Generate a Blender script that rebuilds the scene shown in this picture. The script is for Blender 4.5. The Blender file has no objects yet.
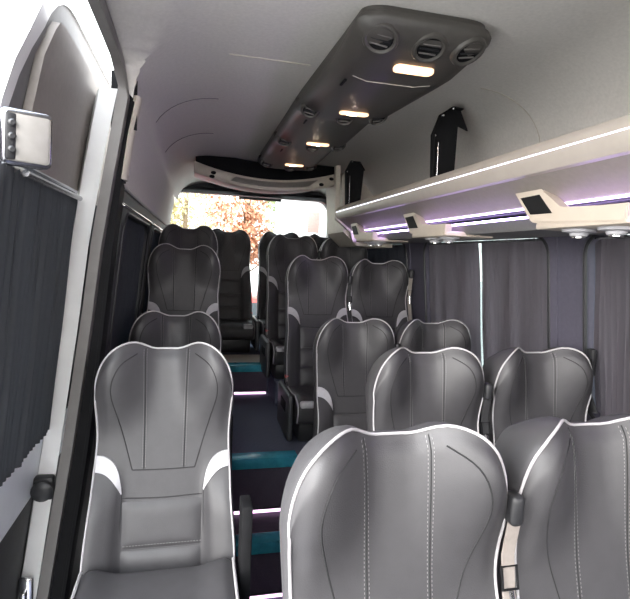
import bpy, bmesh, math, random
from mathutils import Vector, Matrix
random.seed(7)
S = bpy.context.scene
COL = S.collection
PI = math.pi

# ------------------------------------------------------------------ materials
def mat(name, col, rough=0.5, metal=0.0, var=0.12, scale=40.0, bump=0.0, bscale=200.0, spec=0.5, coat=0.0, sheen=0.0):
    m = bpy.data.materials.new(name); m.use_nodes = True
    nt = m.node_tree; b = nt.nodes['Principled BSDF']
    tc = nt.nodes.new('ShaderNodeTexCoord')
    n = nt.nodes.new('ShaderNodeTexNoise'); n.inputs['Scale'].default_value = scale; n.inputs['Detail'].default_value = 4
    nt.links.new(tc.outputs['Object'], n.inputs['Vector'])
    r = nt.nodes.new('ShaderNodeValToRGB')
    lo = [max(0, c*(1-var)) for c in col]; hi = [min(1, c*(1+var)) for c in col]
    r.color_ramp.elements[0].position = 0.3; r.color_ramp.elements[1].position = 0.7
    r.color_ramp.elements[0].color = (*lo, 1); r.color_ramp.elements[1].color = (*hi, 1)
    nt.links.new(n.outputs['Fac'], r.inputs['Fac']); nt.links.new(r.outputs['Color'], b.inputs['Base Color'])
    b.inputs['Roughness'].default_value = rough; b.inputs['Metallic'].default_value = metal
    b.inputs['Specular IOR Level'].default_value = spec
    b.inputs['Coat Weight'].default_value = coat; b.inputs['Sheen Weight'].default_value = sheen
    if bump:
        n2 = nt.nodes.new('ShaderNodeTexNoise'); n2.inputs['Scale'].default_value = bscale; n2.inputs['Detail'].default_value = 3
        nt.links.new(tc.outputs['Object'], n2.inputs['Vector'])
        bp = nt.nodes.new('ShaderNodeBump'); bp.inputs['Strength'].default_value = bump; bp.inputs['Distance'].default_value = 0.002
        nt.links.new(n2.outputs['Fac'], bp.inputs['Height']); nt.links.new(bp.outputs['Normal'], b.inputs['Normal'])
    return m
def emit(name, col, s):
    m = bpy.data.materials.new(name); m.use_nodes = True
    nt = m.node_tree; b = nt.nodes['Principled BSDF']
    b.inputs['Base Color'].default_value = (*col, 1); b.inputs['Emission Color'].default_value = (*col, 1)
    b.inputs['Emission Strength'].default_value = s
    return m
def striped(name, c1, c2, scale, axis, rough=0.9):
    m = bpy.data.materials.new(name); m.use_nodes = True
    nt = m.node_tree; b = nt.nodes['Principled BSDF']
    tc = nt.nodes.new('ShaderNodeTexCoord'); w = nt.nodes.new('ShaderNodeTexWave')
    w.wave_type = 'BANDS'; w.bands_direction = axis; w.inputs['Scale'].default_value = scale
    w.inputs['Distortion'].default_value = 1.5; w.inputs['Detail'].default_value = 3; w.inputs['Detail Scale'].default_value = 4
    nt.links.new(tc.outputs['Object'], w.inputs['Vector'])
    r = nt.nodes.new('ShaderNodeValToRGB'); r.color_ramp.elements[0].color = (*c1, 1); r.color_ramp.elements[1].color = (*c2, 1)
    nt.links.new(w.outputs['Fac'], r.inputs['Fac']); nt.links.new(r.outputs['Color'], b.inputs['Base Color'])
    b.inputs['Roughness'].default_value = rough; b.inputs['Specular IOR Level'].default_value = 0.2
    return m
def curtain_mat(name, col, tcol, fac):
    m = bpy.data.materials.new(name); m.use_nodes = True
    nt = m.node_tree; out = nt.nodes['Material Output']; b = nt.nodes['Principled BSDF']
    tc = nt.nodes.new('ShaderNodeTexCoord'); n = nt.nodes.new('ShaderNodeTexNoise'); n.inputs['Scale'].default_value = 60
    nt.links.new(tc.outputs['Object'], n.inputs['Vector'])
    r = nt.nodes.new('ShaderNodeValToRGB')
    r.color_ramp.elements[0].color = (*[c*0.85 for c in col], 1); r.color_ramp.elements[1].color = (*[c*1.15 for c in col], 1)
    nt.links.new(n.outputs['Fac'], r.inputs['Fac']); nt.links.new(r.outputs['Color'], b.inputs['Base Color'])
    b.inputs['Roughness'].default_value = 0.75; b.inputs['Specular IOR Level'].default_value = 0.25
    t = nt.nodes.new('ShaderNodeBsdfTranslucent'); t.inputs['Color'].default_value = (*tcol, 1)
    mx = nt.nodes.new('ShaderNodeMixShader'); mx.inputs['Fac'].default_value = fac
    nt.links.new(b.outputs[0], mx.inputs[1]); nt.links.new(t.outputs[0], mx.inputs[2]); nt.links.new(mx.outputs[0], out.inputs['Surface'])
    return m
def glass_mat(name, tint=(0.86, 0.9, 0.9)):
    m = bpy.data.materials.new(name); m.use_nodes = True
    nt = m.node_tree; out = nt.nodes['Material Output']; nt.nodes.remove(nt.nodes['Principled BSDF'])
    tr = nt.nodes.new('ShaderNodeBsdfTransparent'); tr.inputs['Color'].default_value = (*tint, 1)
    gl = nt.nodes.new('ShaderNodeBsdfGlossy'); gl.inputs['Roughness'].default_value = 0.02
    f = nt.nodes.new('ShaderNodeLayerWeight'); f.inputs['Blend'].default_value = 0.12
    mx = nt.nodes.new('ShaderNodeMixShader')
    nt.links.new(f.outputs['Facing'], mx.inputs[0]); nt.links.new(tr.outputs[0], mx.inputs[1]); nt.links.new(gl.outputs[0], mx.inputs[2])
    nt.links.new(mx.outputs[0], out.inputs['Surface'])
    return m

M = dict(
 leather=mat('leather', (0.046, 0.044, 0.047), 0.50, 0, 0.06, 30, 0.2, 420, 0.45),
 piping=mat('piping', (0.38, 0.365, 0.375), 0.4, 0, 0.05),
 stitch=mat('stitch', (0.012, 0.012, 0.013), 0.8, 0, 0.05),
 accent=mat('accent', (0.42, 0.41, 0.43), 0.45, 0, 0.05, 60, 0.1),
 blackp=mat('black_plastic', (0.018, 0.018, 0.020), 0.42, 0, 0.1, 50, 0.2, 500),
 seal=mat('rubber_seal', (0.14, 0.13, 0.125), 0.34, 0, 0.1, 20),
 blackmetal=mat('black_metal', (0.008, 0.008, 0.009), 0.7, 0.0, 0.1, 40, 0, 1, 0.15),
 chrome=mat('chrome', (0.75, 0.75, 0.76), 0.2, 1.0, 0.03),
 darkchrome=mat('dark_chrome', (0.32, 0.32, 0.35), 0.25, 1.0, 0.03),
 mirror=mat('pale_face', (0.26, 0.245, 0.23), 0.3, 0, 0.08, 30),
 red=mat('red_plastic', (0.75, 0.03, 0.04), 0.4),
 web=mat('webbing', (0.028, 0.028, 0.03), 0.7, 0, 0.1, 80),
 webpale=mat('pale_webbing', (0.24, 0.21, 0.19), 0.7, 0, 0.08, 80),
 ceil=mat('headliner', (0.64, 0.61, 0.575), 0.95, 0, 0.05, 90, 0.3, 600, 0.15),
 wall=mat('wall_trim', (0.078, 0.073, 0.098), 0.7, 0, 0.06, 60, 0.2, 400, 0.3),
 walldark=mat('dark_trim', (0.03, 0.03, 0.033), 0.6, 0, 0.1),
 grey=mat('grey_trim', (0.17, 0.165, 0.165), 0.55, 0, 0.06, 60, 0.2, 400),
 headgrey=mat('header_grey', (0.34, 0.33, 0.34), 0.5, 0, 0.05, 30),
 shield=mat('shield_plastic', (0.06, 0.06, 0.065), 0.45, 0, 0.06, 40),
 cream=mat('cream_plastic', (0.50, 0.43, 0.36), 0.42, 0, 0.04, 20),
 alu=mat('satin_lip', (0.37, 0.33, 0.295), 0.40, 0.0, 0.04, 20),
 under=mat('rack_underside', (0.24, 0.21, 0.19), 0.55, 0, 0.05, 60, 0.2, 500),
 console=mat('console_plastic', (0.060, 0.055, 0.050), 0.42, 0, 0.05, 60, 0.25, 600),
 podface=mat('pod_plastic', (0.50, 0.45, 0.39), 0.5, 0, 0.05),
 grille=mat('diffuser', (0.27, 0.25, 0.23), 0.5, 0, 0.05),
 white=mat('white_paint', (0.80, 0.79, 0.78), 0.3, 0, 0.03, 10, 0, 1, 0.5, 0.3),
 bluegrey=mat('door_paint', (0.82, 0.85, 0.90), 0.35, 0, 0.04, 10),
 carpet=striped('carpet', (0.085, 0.092, 0.135), (0.15, 0.16, 0.22), 45, 'X'),
 riser=striped('riser_carpet', (0.03, 0.026, 0.04), (0.20, 0.17, 0.22), 60, 'X'),
 teal=mat('teal_nosing', (0.05, 0.33, 0.44), 0.22, 0, 0.25, 14),
 curt=curtain_mat('curtain', (0.062, 0.056, 0.063), (0.68, 0.60, 0.64), 0.45),
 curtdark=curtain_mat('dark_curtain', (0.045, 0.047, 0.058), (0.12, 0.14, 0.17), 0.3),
 curtdoor=curtain_mat('door_curtain', (0.062, 0.062, 0.068), (0.16, 0.18, 0.20), 0.28),
 glass=glass_mat('glass'), privacy=glass_mat('privacy_glass', (0.60, 0.66, 0.66)),
 ledw=emit('led_white', (0.80, 0.82, 1.0), 2.0),
 ledp=emit('led_purple', (0.58, 0.41, 1.0), 17.0),
 ledp2=emit('led_lavender', (0.70, 0.56, 1.0), 3.0),
 ledpink=emit('led_pink', (1.0, 0.62, 0.95), 1.3),
 lamp=emit('warm_lamp', (1.0, 0.60, 0.34), 1.1),
 bulb=emit('warm_bulb', (1.0, 0.80, 0.58), 30.0),
 screen=mat('screen', (0.008, 0.008, 0.009), 0.6, 0, 0.1, 40, 0, 1, 0.2),
 asphalt=mat('asphalt', (0.34, 0.33, 0.31), 0.9, 0, 0.2, 3),
 render=mat('white_render', (0.28, 0.275, 0.27), 0.8, 0, 0.03, 3),
 pink=mat('pink_panel', (0.17, 0.115, 0.10), 0.6),
 bark=mat('bark', (0.16, 0.11, 0.07), 0.9, 0, 0.3, 8),
 orange=mat('orange_leaves', (0.50, 0.24, 0.14), 0.7, 0, 0.35, 3),
 yellow=mat('yellow_leaves', (0.44, 0.36, 0.18), 0.7, 0, 0.35, 3),
 green=mat('green_leaves', (0.24, 0.28, 0.13), 0.7, 0, 0.35, 3),
 carred=mat('car_red', (0.55, 0.06, 0.05), 0.3, 0, 0.05, 5, 0, 1, 0.5, 0.5),
 carblue=mat('car_blue', (0.25, 0.32, 0.50), 0.3, 0, 0.05, 5, 0, 1, 0.5, 0.5),
 carglass=mat('car_glass', (0.03, 0.035, 0.04), 0.15),
)

# ------------------------------------------------------------------ helpers
def link(name, bm, m, parent=None, smooth=True):
    bmesh.ops.recalc_face_normals(bm, faces=bm.faces)
    me = bpy.data.meshes.new(name); bm.to_mesh(me); bm.free()
    if not isinstance(m, (list, tuple)): m = [m]
    for x in m: me.materials.append(x)
    if smooth:
        for p in me.polygons: p.use_smooth = True
        try: me.set_sharp_from_angle(angle=math.radians(38))
        except Exception: pass
    o = bpy.data.objects.new(name, me); COL.objects.link(o)
    if parent: o.parent = parent
    return o
def tag(o, label, cat=None, group=None, kind=None):
    if label: o['label'] = label
    if cat: o['category'] = cat
    if group: o['group'] = group
    if kind: o['kind'] = kind
    return o
def thing(name, label, cat, loc=(0, 0, 0), rz=0, group=None):
    o = bpy.data.objects.new(name, None); COL.objects.link(o); o.location = loc; o.rotation_euler = (0, 0, rz)
    o.empty_display_size = 0.1
    return tag(o, label, cat, group)
def struct(name, bm, m, parent=None, smooth=True):
    o = link(name, bm, m, parent, smooth)
    if not parent: o['kind'] = 'structure'
    return o
def bx(bm, x0, x1, y0, y1, z0, z1, bev=0.0, seg=2):
    vs = [bm.verts.new((x, y, z)) for x in (x0, x1) for y in (y0, y1) for z in (z0, z1)]
    q = [(0, 1, 3, 2), (4, 6, 7, 5), (0, 4, 5, 1), (2, 3, 7, 6), (0, 2, 6, 4), (1, 5, 7, 3)]
    fs = [bm.faces.new([vs[i] for i in f]) for f in q]
    if bev:
        es = list({e for f in fs for e in f.edges})
        bmesh.ops.bevel(bm, geom=es, offset=bev, segments=seg, affect='EDGES', profile=0.5)
    return bm
def box(*a, **k): return bx(bmesh.new(), *a, **k)
def tube(bm, pts, r, n=8, close=False, flat=None):
    """round (or flattened) bar along a path"""
    pts = [Vector(p) for p in pts]; N = len(pts); rings = []
    prev = None
    for i, p in enumerate(pts):
        if close: t = pts[(i+1) % N]-pts[i-1]
        else: t = pts[min(i+1, N-1)]-pts[max(i-1, 0)]
        t.normalize()
        if prev is None:
            a = Vector((0, 0, 1)) if abs(t.z) < .9 else Vector((0, 1, 0))
            nrm = (a - t*a.dot(t)).normalized()
        else:
            nrm = (prev - t*prev.dot(t))
            nrm = nrm.normalized() if nrm.length > 1e-6 else prev
        prev = nrm; b = t.cross(nrm)
        ra, rb = (r, r) if flat is None else flat
        rings.append([bm.verts.new(p + nrm*math.cos(2*PI*k/n)*ra + b*math.sin(2*PI*k/n)*rb) for k in range(n)])
    for i in range(N if close else N-1):
        A, B = rings[i], rings[(i+1) % N]
        for k in range(n): bm.faces.new((A[k], A[(k+1) % n], B[(k+1) % n], B[k]))
    if not close:
        bm.faces.new(rings[0][::-1]); bm.faces.new(rings[-1])
    return bm
def strap(bm, pts, width, th, up=(0, 1, 0)):
    """flat band along a path; width across `side`"""
    pts = [Vector(p) for p in pts]; rings = []
    for i, p in enumerate(pts):
        t = (pts[min(i+1, len(pts)-1)]-pts[max(i-1, 0)]).normalized()
        n = Vector(up); n = (n - t*n.dot(t)).normalized(); s = t.cross(n)
        rings.append([bm.verts.new(p + s*a*width/2 + n*b*th/2) for a, b in ((-1, -1), (1, -1), (1, 1), (-1, 1))])
    for A, B in zip(rings, rings[1:]):
        for k in range(4): bm.faces.new((A[k], A[(k+1) % 4], B[(k+1) % 4], B[k]))
    bm.faces.new(rings[0][::-1]); bm.faces.new(rings[-1])
    return bm
def prism(bm, poly, f0, f1):
    """poly: list of 2-D points; f0,f1 map a 2-D point to 3-D for the two ends"""
    A = [bm.verts.new(f0(*p)) for p in poly]; B = [bm.verts.new(f1(*p)) for p in poly]; n = len(poly)
    for i in range(n): bm.faces.new((A[i], A[(i+1) % n], B[(i+1) % n], B[i]))
    bm.faces.new(A[::-1]); bm.faces.new(B)
    return bm
def lathe(bm, prof, n=20, o=(0, 0, 0), mx=None):
    rings = []
    for r, z in prof:
        rings.append([bm.verts.new((r*math.cos(2*PI*k/n), r*math.sin(2*PI*k/n), z)) for k in range(n)])
    vs = [v for R in rings for v in R]
    for A, B in zip(rings, rings[1:]):
        for k in range(n): bm.faces.new((A[k], A[(k+1) % n], B[(k+1) % n], B[k]))
    bm.faces.new(rings[0][::-1]); bm.faces.new(rings[-1])
    mm = Matrix.Translation(o) @ (mx or Matrix())
    bmesh.ops.transform(bm, matrix=mm, verts=vs)
    return bm
def lerp(tab, x):
    if x <= tab[0][0]: return tab[0][1]
    for (a, b), (c, d) in zip(tab, tab[1:]):
        if x <= c: return b + (d-b)*(x-a)/(c-a)
    return tab[-1][1]
def ss(a, b, x):
    t = max(0., min(1., (x-a)/(b-a))); return t*t*(3-2*t)
def smoothtab(tab, x):
    if x <= tab[0][0]: return tab[0][1]
    for (a, b), (c, d) in zip(tab, tab[1:]):
        if x <= c: return b + (d-b)*ss(a, c, x)
    return tab[-1][1]
def dup(root, label=None, loc=None):
    def cp(o, par):
        c = o.copy(); COL.objects.link(c)
        if par: c.parent = par
        for ch in kids.get(o.name, []): cp(ch, c)
        return c
    kids = {}
    for o in list(COL.objects):
        if o.parent: kids.setdefault(o.parent.name, []).append(o)
    r = cp(root, None)
    if label: r['label'] = label
    if loc: r.location = loc
    return r

# ------------------------------------------------------------------ shell profile (inner trim, left side; right side mirrored about X = 0.6)
XC = 0.60
WP = [(-1.75, -.50), (-1.226, -.432), (-.69, -.358), (-.28, -.312), (.0, -.285), (.23, -.259), (.40, -.236), (.50, -.215)]
def wl(z): return lerp(WP, z)
def wr(z): return 2*XC - wl(z)
CEIL = 0.72
def ceil_prof():
    pts = []
    for i in range(13):
        a = PI - i*PI/24
        pts.append((-.215+.30+.30*math.cos(a), .50+(CEIL-.50)*math.sin(a)))
    return pts
ROOF = ceil_prof(); ROOF = ROOF + [(2*XC-x, z) for x, z in ROOF[::-1]]
def sheet(bm, rows):
    R = [[bm.verts.new(p) for p in r] for r in rows]
    for A, B in zip(R, R[1:]):
        for i in range(len(A)-1): bm.faces.new((A[i], A[i+1], B[i+1], B[i]))
    return bm

# ------------------------------------------------------------------ floor, platforms, steps
Z0, Z1, Z2, Z3 = -1.68, -1.40, -1.10, -.868
struct('floor', box(-.46, 1.66, -.9, 2.70, Z0-.05, Z0), M['carpet'], smooth=False)
def slab(name, *b):
    o = struct(name, box(*b, bev=.008), M['carpet']); return o
slab('floor_platform_left', -.40, .145, .55, 2.46, Z0, Z1)
slab('floor_platform_right', .575, 1.56, 1.12, 2.60, Z0, Z1)
slab('floor_platform_front', .12, 1.56, .18, 1.06, Z0, Z1)
struct('floor_step_lower', box(.15, .57, 2.32, 2.62, Z0, Z1-.002), M['riser'], smooth=False)
struct('floor_deck', box(-.37, 1.54, 2.635, 5.02, Z2-.30, Z2), M['carpet'], smooth=False)
slab('floor_deck_left', -.355, .145, 2.47, 2.63, Z1, Z2)
struct('floor_deck_riser', box(.15, .57, 2.622, 2.634, Z1, Z2-.03), M['riser'], smooth=False)
struct('floor_rear_deck', box(.15, .585, 3.90, 4.40, Z2, Z3), M['carpet'], smooth=False)
struct('floor_rear_row', box(-.33, 1.50, 4.38, 5.02, Z2, Z3-.001), M['carpet'], smooth=False)
slab('floor_rear_left', -.33, .148, 3.22, 4.375, Z2, -.905)
slab('floor_rear_right', .587, 1.50, 3.56, 4.375, Z2, -.926)
struct('trim_8', box(.16, .57, 3.99, 4.30, Z3, Z3+.004), M['podface'], smooth=False)
for (n, y, z, lab) in (('trim_1', 2.322, Z1, ''), ('trim_2', 2.622, Z2, ''), ('trim_3', 3.90, Z3, '')):
    bm = bmesh.new(); bx(bm, .148, .572, y-.006, y+.080, z-.004, z+.006, .002); bx(bm, .148, .572, y-.012, y-.001, z-.052, z+.006, .002)
    struct(n, bm, M['teal'])
for (y, z, lab) in ((2.318, Z0, 'pink lit strip at the foot of the lowest aisle step riser'), (2.618, Z1, 'pink lit strip between the two teal nosings in the aisle'), (3.897, Z2, 'pink lit strip at the foot of the rear step, far end of aisle')):
    t = thing('step_light_strip', lab, 'step light', (0, y, z), 0, 'aisle step lights')
    bm = box(.152, .568, -.016, 0, .0, .024, bev=.002); link('channel', bm, M['chrome'], t)
    bm = box(.156, .564, -.0185, -.0155, .004, .020); link('light_tube', bm, M['ledpink'], t)
# dark carpeted strip on the rear riser
struct('trim_4', box(.15, .57, 3.892, 3.899, Z2, Z3-.03), M['riser'], smooth=False)

# ------------------------------------------------------------------ ceiling, walls
bm = bmesh.new()
DOORTOP = [(1.50, .663), (1.65, .645), (1.75, .60), (1.79, .54), (1.80, .49)]
def clipz(y): return lerp(DOORTOP, y) if y < 1.80 else 0
def doorx(z): return lerp([(.49, -.224), (.60, -.236), (.663, -.252)], z)
rows = [[((x, y, z) if (z >= clipz(y) or x > .5) else (doorx(clipz(y))-.03, y, clipz(y))) for x, z in ROOF] for y in [-.9, -.3, 0, .3, .6, .9, 1.2, 1.5, 1.6, 1.65, 1.7, 1.75, 1.77, 1.79, 1.80, 1.82, 2.1, 2.4, 2.7, 3.0, 3.3, 3.6, 4.0]]
for y, k in ((4.3, .995), (4.55, .975), (4.8, .94), (4.95, .90), (5.06, .85)):
    rows.append([(XC+(x-XC)*(1-(1-k)*.25), y, .50+(z-.50)*k - (1-k)*.04) for x, z in ROOF])
sheet(bm, rows)
ceiling = struct('ceiling', bm, M['ceil'])
def roof_arc(y, d=.002, x0=-9, x1=9): return [(x, y, z-d) for x, z in ROOF if x0 <= x <= x1]
bm = bmesh.new(); tube(bm, [(x, 1.90, CEIL-.001) for x in (.10, .2, .3, .40)], .0022, 6); link('seam', bm, M['podface'], ceiling)
bm = bmesh.new(); tube(bm, roof_arc(1.90, .001, .95, 1.6), .0022, 6); link('seam', bm, M['podface'], ceiling)
bm = bmesh.new(); tube(bm, roof_arc(2.45, .001, -.2, .38), .0018, 6); link('seam', bm, M['grey'], ceiling)
bm = bmesh.new(); tube(bm, roof_arc(3.15, .001, -.2, .38), .0022, 6); link('seam', bm, M['grey'], ceiling)

def wall_band(name, f, y0, y1, zs, m, off=0.0, ny=6):
    bm = bmesh.new()
    sheet(bm, [[(f(z)+off, y0+(y1-y0)*i/ny, z) for z in zs] for i in range(ny+1)])
    return bm
def add_wall(bm, f, off, y0, y1, z0, z1, nz=6):
    sheet(bm, [[(f(z0+(z1-z0)*k/nz)+off, y, z0+(z1-z0)*k/nz) for k in range(nz+1)] for y in (y0, y1)])
WZT, WZB = .150, -.62
# right wall with three windows
wins_r = [(.30, 1.685), (1.83, 3.10), (3.32, 4.30)]
bm = bmesh.new()
add_wall(bm, wr, 0, -.9, 5.06, -1.75, WZB); add_wall(bm, wr, 0, -.9, 5.06, WZT, .50)
ys = [-.25] + [v for w in wins_r for v in w] + [5.06]
for a, b in zip(ys[::2], ys[1::2]): add_wall(bm, wr, 0, a, b, WZB, WZT)
wall_right = struct('wall_right', bm, M['wall'])
# left wall behind the door opening
YP = 1.80
wins_l = [(1.95, 3.02), (3.16, 4.30)]
bm = bmesh.new()
add_wall(bm, wl, 0, YP, 5.06, -1.75, WZB)
ys = [YP] + [v for w in wins_l for v in w] + [5.06]
for a, b in zip(ys[::2], ys[1::2]): add_wall(bm, wl, 0, a, b, WZB, WZT+.02)
add_wall(bm, wl, 0, YP, 5.06, WZT+.02, .22)
wall_left = struct('wall_left', bm, M['walldark'])
bm = bmesh.new(); add_wall(bm, wl, .006, YP+.03, 5.04, .225, .51)
tube(bm, [(wl(.225)+.004, YP+.06, .225), (wl(.225)+.004, 5.04, .225)], .009, 8)
link('cove_panel', bm, M['ceil'], wall_left)
bm = bmesh.new(); tube(bm, [(wl(z)+.012, YP+.035, z) for z in (.235, .30, .38, .46, .51)], .02, 10, False, (.034, .014)); link('cove_edge_lit', bm, M['podface'], wall_left)  # pale tube stands in for light caught on the cove's rounded front edge
bm = bmesh.new(); bx(bm, wl(.29)+.004, wl(.29)+.016, 1.90, 1.925, .262, .30, .004); link('coat_hook', bm, M['accent'], wall_left)

def rrect(y0, y1, z0, z1, r, n=6):
    pts = []
    for cy, cz, a0 in ((y1-r, z1-r, 0), (y0+r, z1-r, PI/2), (y0+r, z0+r, PI), (y1-r, z0+r, 1.5*PI)):
        for k in range(n+1):
            a = a0+k*PI/2/n; pts.append((cy+r*math.cos(a), cz+r*math.sin(a)))
    return pts
def window(n, f, sgn, y0, y1, m):
    """rounded frame with a recess, and a pane set outside"""
    inn = rrect(y0+.03, y1-.03, WZB+.03, WZT-.012, .085); outr = rrect(y0-.015, y1+.015, WZB-.015, WZT+.015, .03)
    bm = bmesh.new(); N = len(inn)
    def P(p, d): return (f(p[1])+sgn*d, p[0], p[1])
    loops = [[bm.verts.new(P(p, d)) for p in src] for src, d in ((outr, .004), (outr, -.008), (inn, -.012), (inn, .0), (inn, .085))]
    for A, B in zip(loops, loops[1:]):
        for i in range(N): bm.faces.new((A[i], A[(i+1) % N], B[(i+1) % N], B[i]))
    w = struct('window_%d' % n, bm, m)
    bm = bmesh.new(); tube(bm, [P(p, -.010) for p in inn], .008, 8, True); link('seal', bm, M['blackp'], w)
    bm = bmesh.new(); A = [bm.verts.new(P(p, .080)) for p in inn]; B = [bm.verts.new(P(p, .085)) for p in inn]
    bm.faces.new(A); bm.faces.new(B[::-1])
    for i in range(N): bm.faces.new((A[i], A[(i+1) % N], B[(i+1) % N], B[i]))
    link('pane', bm, M['privacy'], w, False)
    return w
for i, (a, b) in enumerate(wins_r): window(i+1, wr, 1, a, b, M['wall'])
for i, (a, b) in enumerate(wins_l): window(i+4, wl, -1, a, b, M['walldark'])

# unseen cab in front, added to cut the light from there: dashboard wall, windscreen opening, cab door with its own window
bm = bmesh.new(); YF = -1.35
sheet(bm, [[(x, YF, z) for z in (-1.75, -1.0, -.42)] for x in (-.5, .6, 1.7)])
sheet(bm, [[(x, YF, z) for z in (.36, .55, .75)] for x in (-.5, .6, 1.7)])
sheet(bm, [[(x, y, -.42) for y in (YF, -.95)] for x in (-.4, .6, 1.6)])
struct('wall_front_unseen', bm, M['walldark'])
bm = bmesh.new(); sheet(bm, [[(x, y, z) for x, z in [(-.5, .50), (-.3, .66), (0, CEIL), (1.2, CEIL), (1.5, .66), (1.7, .50)]] for y in (YF, -.9)]); struct('trim_9', bm, M['ceil'])
bm = bmesh.new(); add_wall(bm, wl, 0, YF, .20, -1.75, -.38); add_wall(bm, wl, 0, YF, .20, .36, .52); add_wall(bm, wl, 0, -.12, .20, -.38, .36); add_wall(bm, wl, 0, YF, -1.2, -.38, .36)
struct('wall_left_cab_unseen', bm, M['walldark'])
bm = bmesh.new(); add_wall(bm, wr, 0, YF, -.9, -1.75, -.38); add_wall(bm, wr, 0, YF, -.9, .30, .52)
struct('wall_right_cab_unseen', bm, M['walldark'])

# header above the right windows
bm = bmesh.new(); add_wall(bm, lambda z: wr(z)-.012, 0, .0, 5.04, WZT+.02, .30); link('header_panel', bm, M['headgrey'], wall_right)

# rear wall with its window
bm = bmesh.new(); YB = 5.06
inn = rrect(-.255, 1.335, -.62, .582, .13); N = len(inn)
outr = rrect(-.66, 1.86, -1.75, .72, .02)
loops = [[bm.verts.new((p[0], YB+d, p[1])) for p in s] for s, d in ((outr, 0), (rrect(-.285, 1.365, -.66, .61, .14), 0), (inn, -.0), (inn, .10))]
for A, B in zip(loops, loops[1:]):
    for i in range(N): bm.faces.new((A[i], A[(i+1) % N], B[(i+1) % N], B[i]))
wall_back = struct('wall_back', bm, M['walldark'])
bm = bmesh.new(); loops = [[bm.verts.new((p[0], YB+d, p[1])) for p in s] for s, d in ((rrect(-.31, 1.39, -.70, .635, .15), -.012), (rrect(-.28, 1.36, -.66, .605, .14), -.05), (inn, -.02), (inn, .02))]
for A, B in zip(loops, loops[1:]):
    for i in range(N): bm.faces.new((A[i], A[(i+1) % N], B[(i+1) % N], B[i]))
w = struct('window_6', bm, M['walldark'])
bm = bmesh.new(); A = [bm.verts.new((p[0], YB+.03, p[1])) for p in inn]; B = [bm.verts.new((p[0], YB+.036, p[1])) for p in inn]
bm.faces.new(A); bm.faces.new(B[::-1])
for i in range(N): bm.faces.new((A[i], A[(i+1) % N], B[(i+1) % N], B[i]))
link('pane', bm, M['glass'], w, False)
bm = box(.40, .82, YB-.03, YB-.005, .545, .57, bev=.006); link('brake_light', bm, M['blackp'], w)

# side pillar covers at the rear right, cream
bm = bmesh.new()
prism(bm, [(1.02, .60), (1.07, .66), (1.20, .55), (1.42, .30), (1.44, .10), (1.16, .10), (1.05, .20)], lambda x, z: (x, 3.56, z), lambda x, z: (x+.02, 4.10, z))
struct('trim_5', bm, M['podface'])

# ------------------------------------------------------------------ door opening: seal, painted pillar
path = [(wl(z), YP, z) for z in (-1.68, -1.226, -.9, -.69, -.4, -.28, 0., .23, .36)]
path += [(doorx(z), y, z) for y, z in ((1.80, .49), (1.79, .54), (1.75, .60), (1.65, .645), (1.50, .663))] + [(-.252, 1.2, .665), (-.252, .8, .665), (-.252, .2, .665)]
# square the profile: a ribbed rubber strip swept along the opening
def sweep(bm, pts, prof, outward):
    rings = []
    for i, p in enumerate(pts):
        p = Vector(p); t = (Vector(pts[min(i+1, len(pts)-1)])-Vector(pts[max(i-1, 0)])).normalized()
        n = Vector((1, 0, 0)); n = (n-t*n.x).normalized(); b = t.cross(n)
        rings.append([bm.verts.new(p+n*u+b*v) for u, v in prof])
    K = len(prof)
    for A, B in zip(rings, rings[1:]):
        for k in range(K): bm.faces.new((A[k], A[(k+1) % K], B[(k+1) % K], B[k]))
    bm.faces.new(rings[0]); bm.faces.new(rings[-1][::-1])
    return bm
bm = bmesh.new()
prof = [(-.050, -.010), (-.047, .012), (-.039, .020), (-.031, .010), (-.024, .010), (-.014, .022), (-.004, .018), (.0, .0), (.0, -.03), (-.004, -.05), (-.047, -.05)]
PS = [(-1.2, .034), (-.7, .030), (0., .016), (.2, .008), (.45, .0)]
path = [(x-lerp(PS, z), y, z) for x, y, z in path]
sweep(bm, path, prof, 1)
sealo = struct('door_1', bm, M['seal'])
# white painted pillar flange outside the seal
bm = bmesh.new()
zs = [-1.68, -1.226, -.9, -.69, -.4, -.28, 0., .23, .40, .52]
wf = lambda z: wl(z)-lerp([(-1.2, .036), (-.7, .034), (0., .02), (.2, .012), (.45, .004)], z)
sheet(bm, [[(wf(z)-.042, YP-.012, z) for z in zs], [(wf(z)-.098, YP-.004, z) for z in zs], [(wf(z)-.112, YP+.03, z) for z in zs], [(wf(z)-.112, YP+.30, z) for z in zs]])
pil = struct('wall_left_pillar', bm, M['white'])
bm = bmesh.new(); bx(bm, wl(-.80)-.135, wl(-.80)-.072, YP-.045, YP-.006, -.845, -.765, .010)
lathe(bm, [(.008, .0), (.034, .004), (.034, .02), (.022, .028), (.006, .028)], 18, (wl(-.8)-.102, YP-.043, -.805), Matrix.Rotation(PI/2, 4, 'X'))
link('door_buffer', bm, M['blackp'], pil)
bm = bmesh.new(); bx(bm, wl(-1.2)-.13, wl(-1.2)-.085, YP-.03, YP-.01, -1.26, -1.12, .01); bx(bm, wl(-1.2)-.12, wl(-1.2)-.10, YP-.05, YP-.028, -1.22, -1.16, .006)
link('door_striker', bm, M['chrome'], pil)
# inner pillar trim behind the seal
zz = (-1.68, -1.2, -.7, -.3, 0., .2, .30, .40, .49)
bm = bmesh.new(); sheet(bm, [[(wl(z)-lerp(PS, z)-.02, YP-.015, z) for z in zz], [(wl(z)+.010, YP+.005, z) for z in zz], [(wl(z)+.012, YP+.07, z) for z in zz], [(wl(z)+.008, YP+.12, z) for z in zz]])
bx(bm, -.285, -.203, YP+.012, YP+.02, .40, .585)
link('pillar_trim', bm, M['blackmetal'], wall_left)

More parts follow.
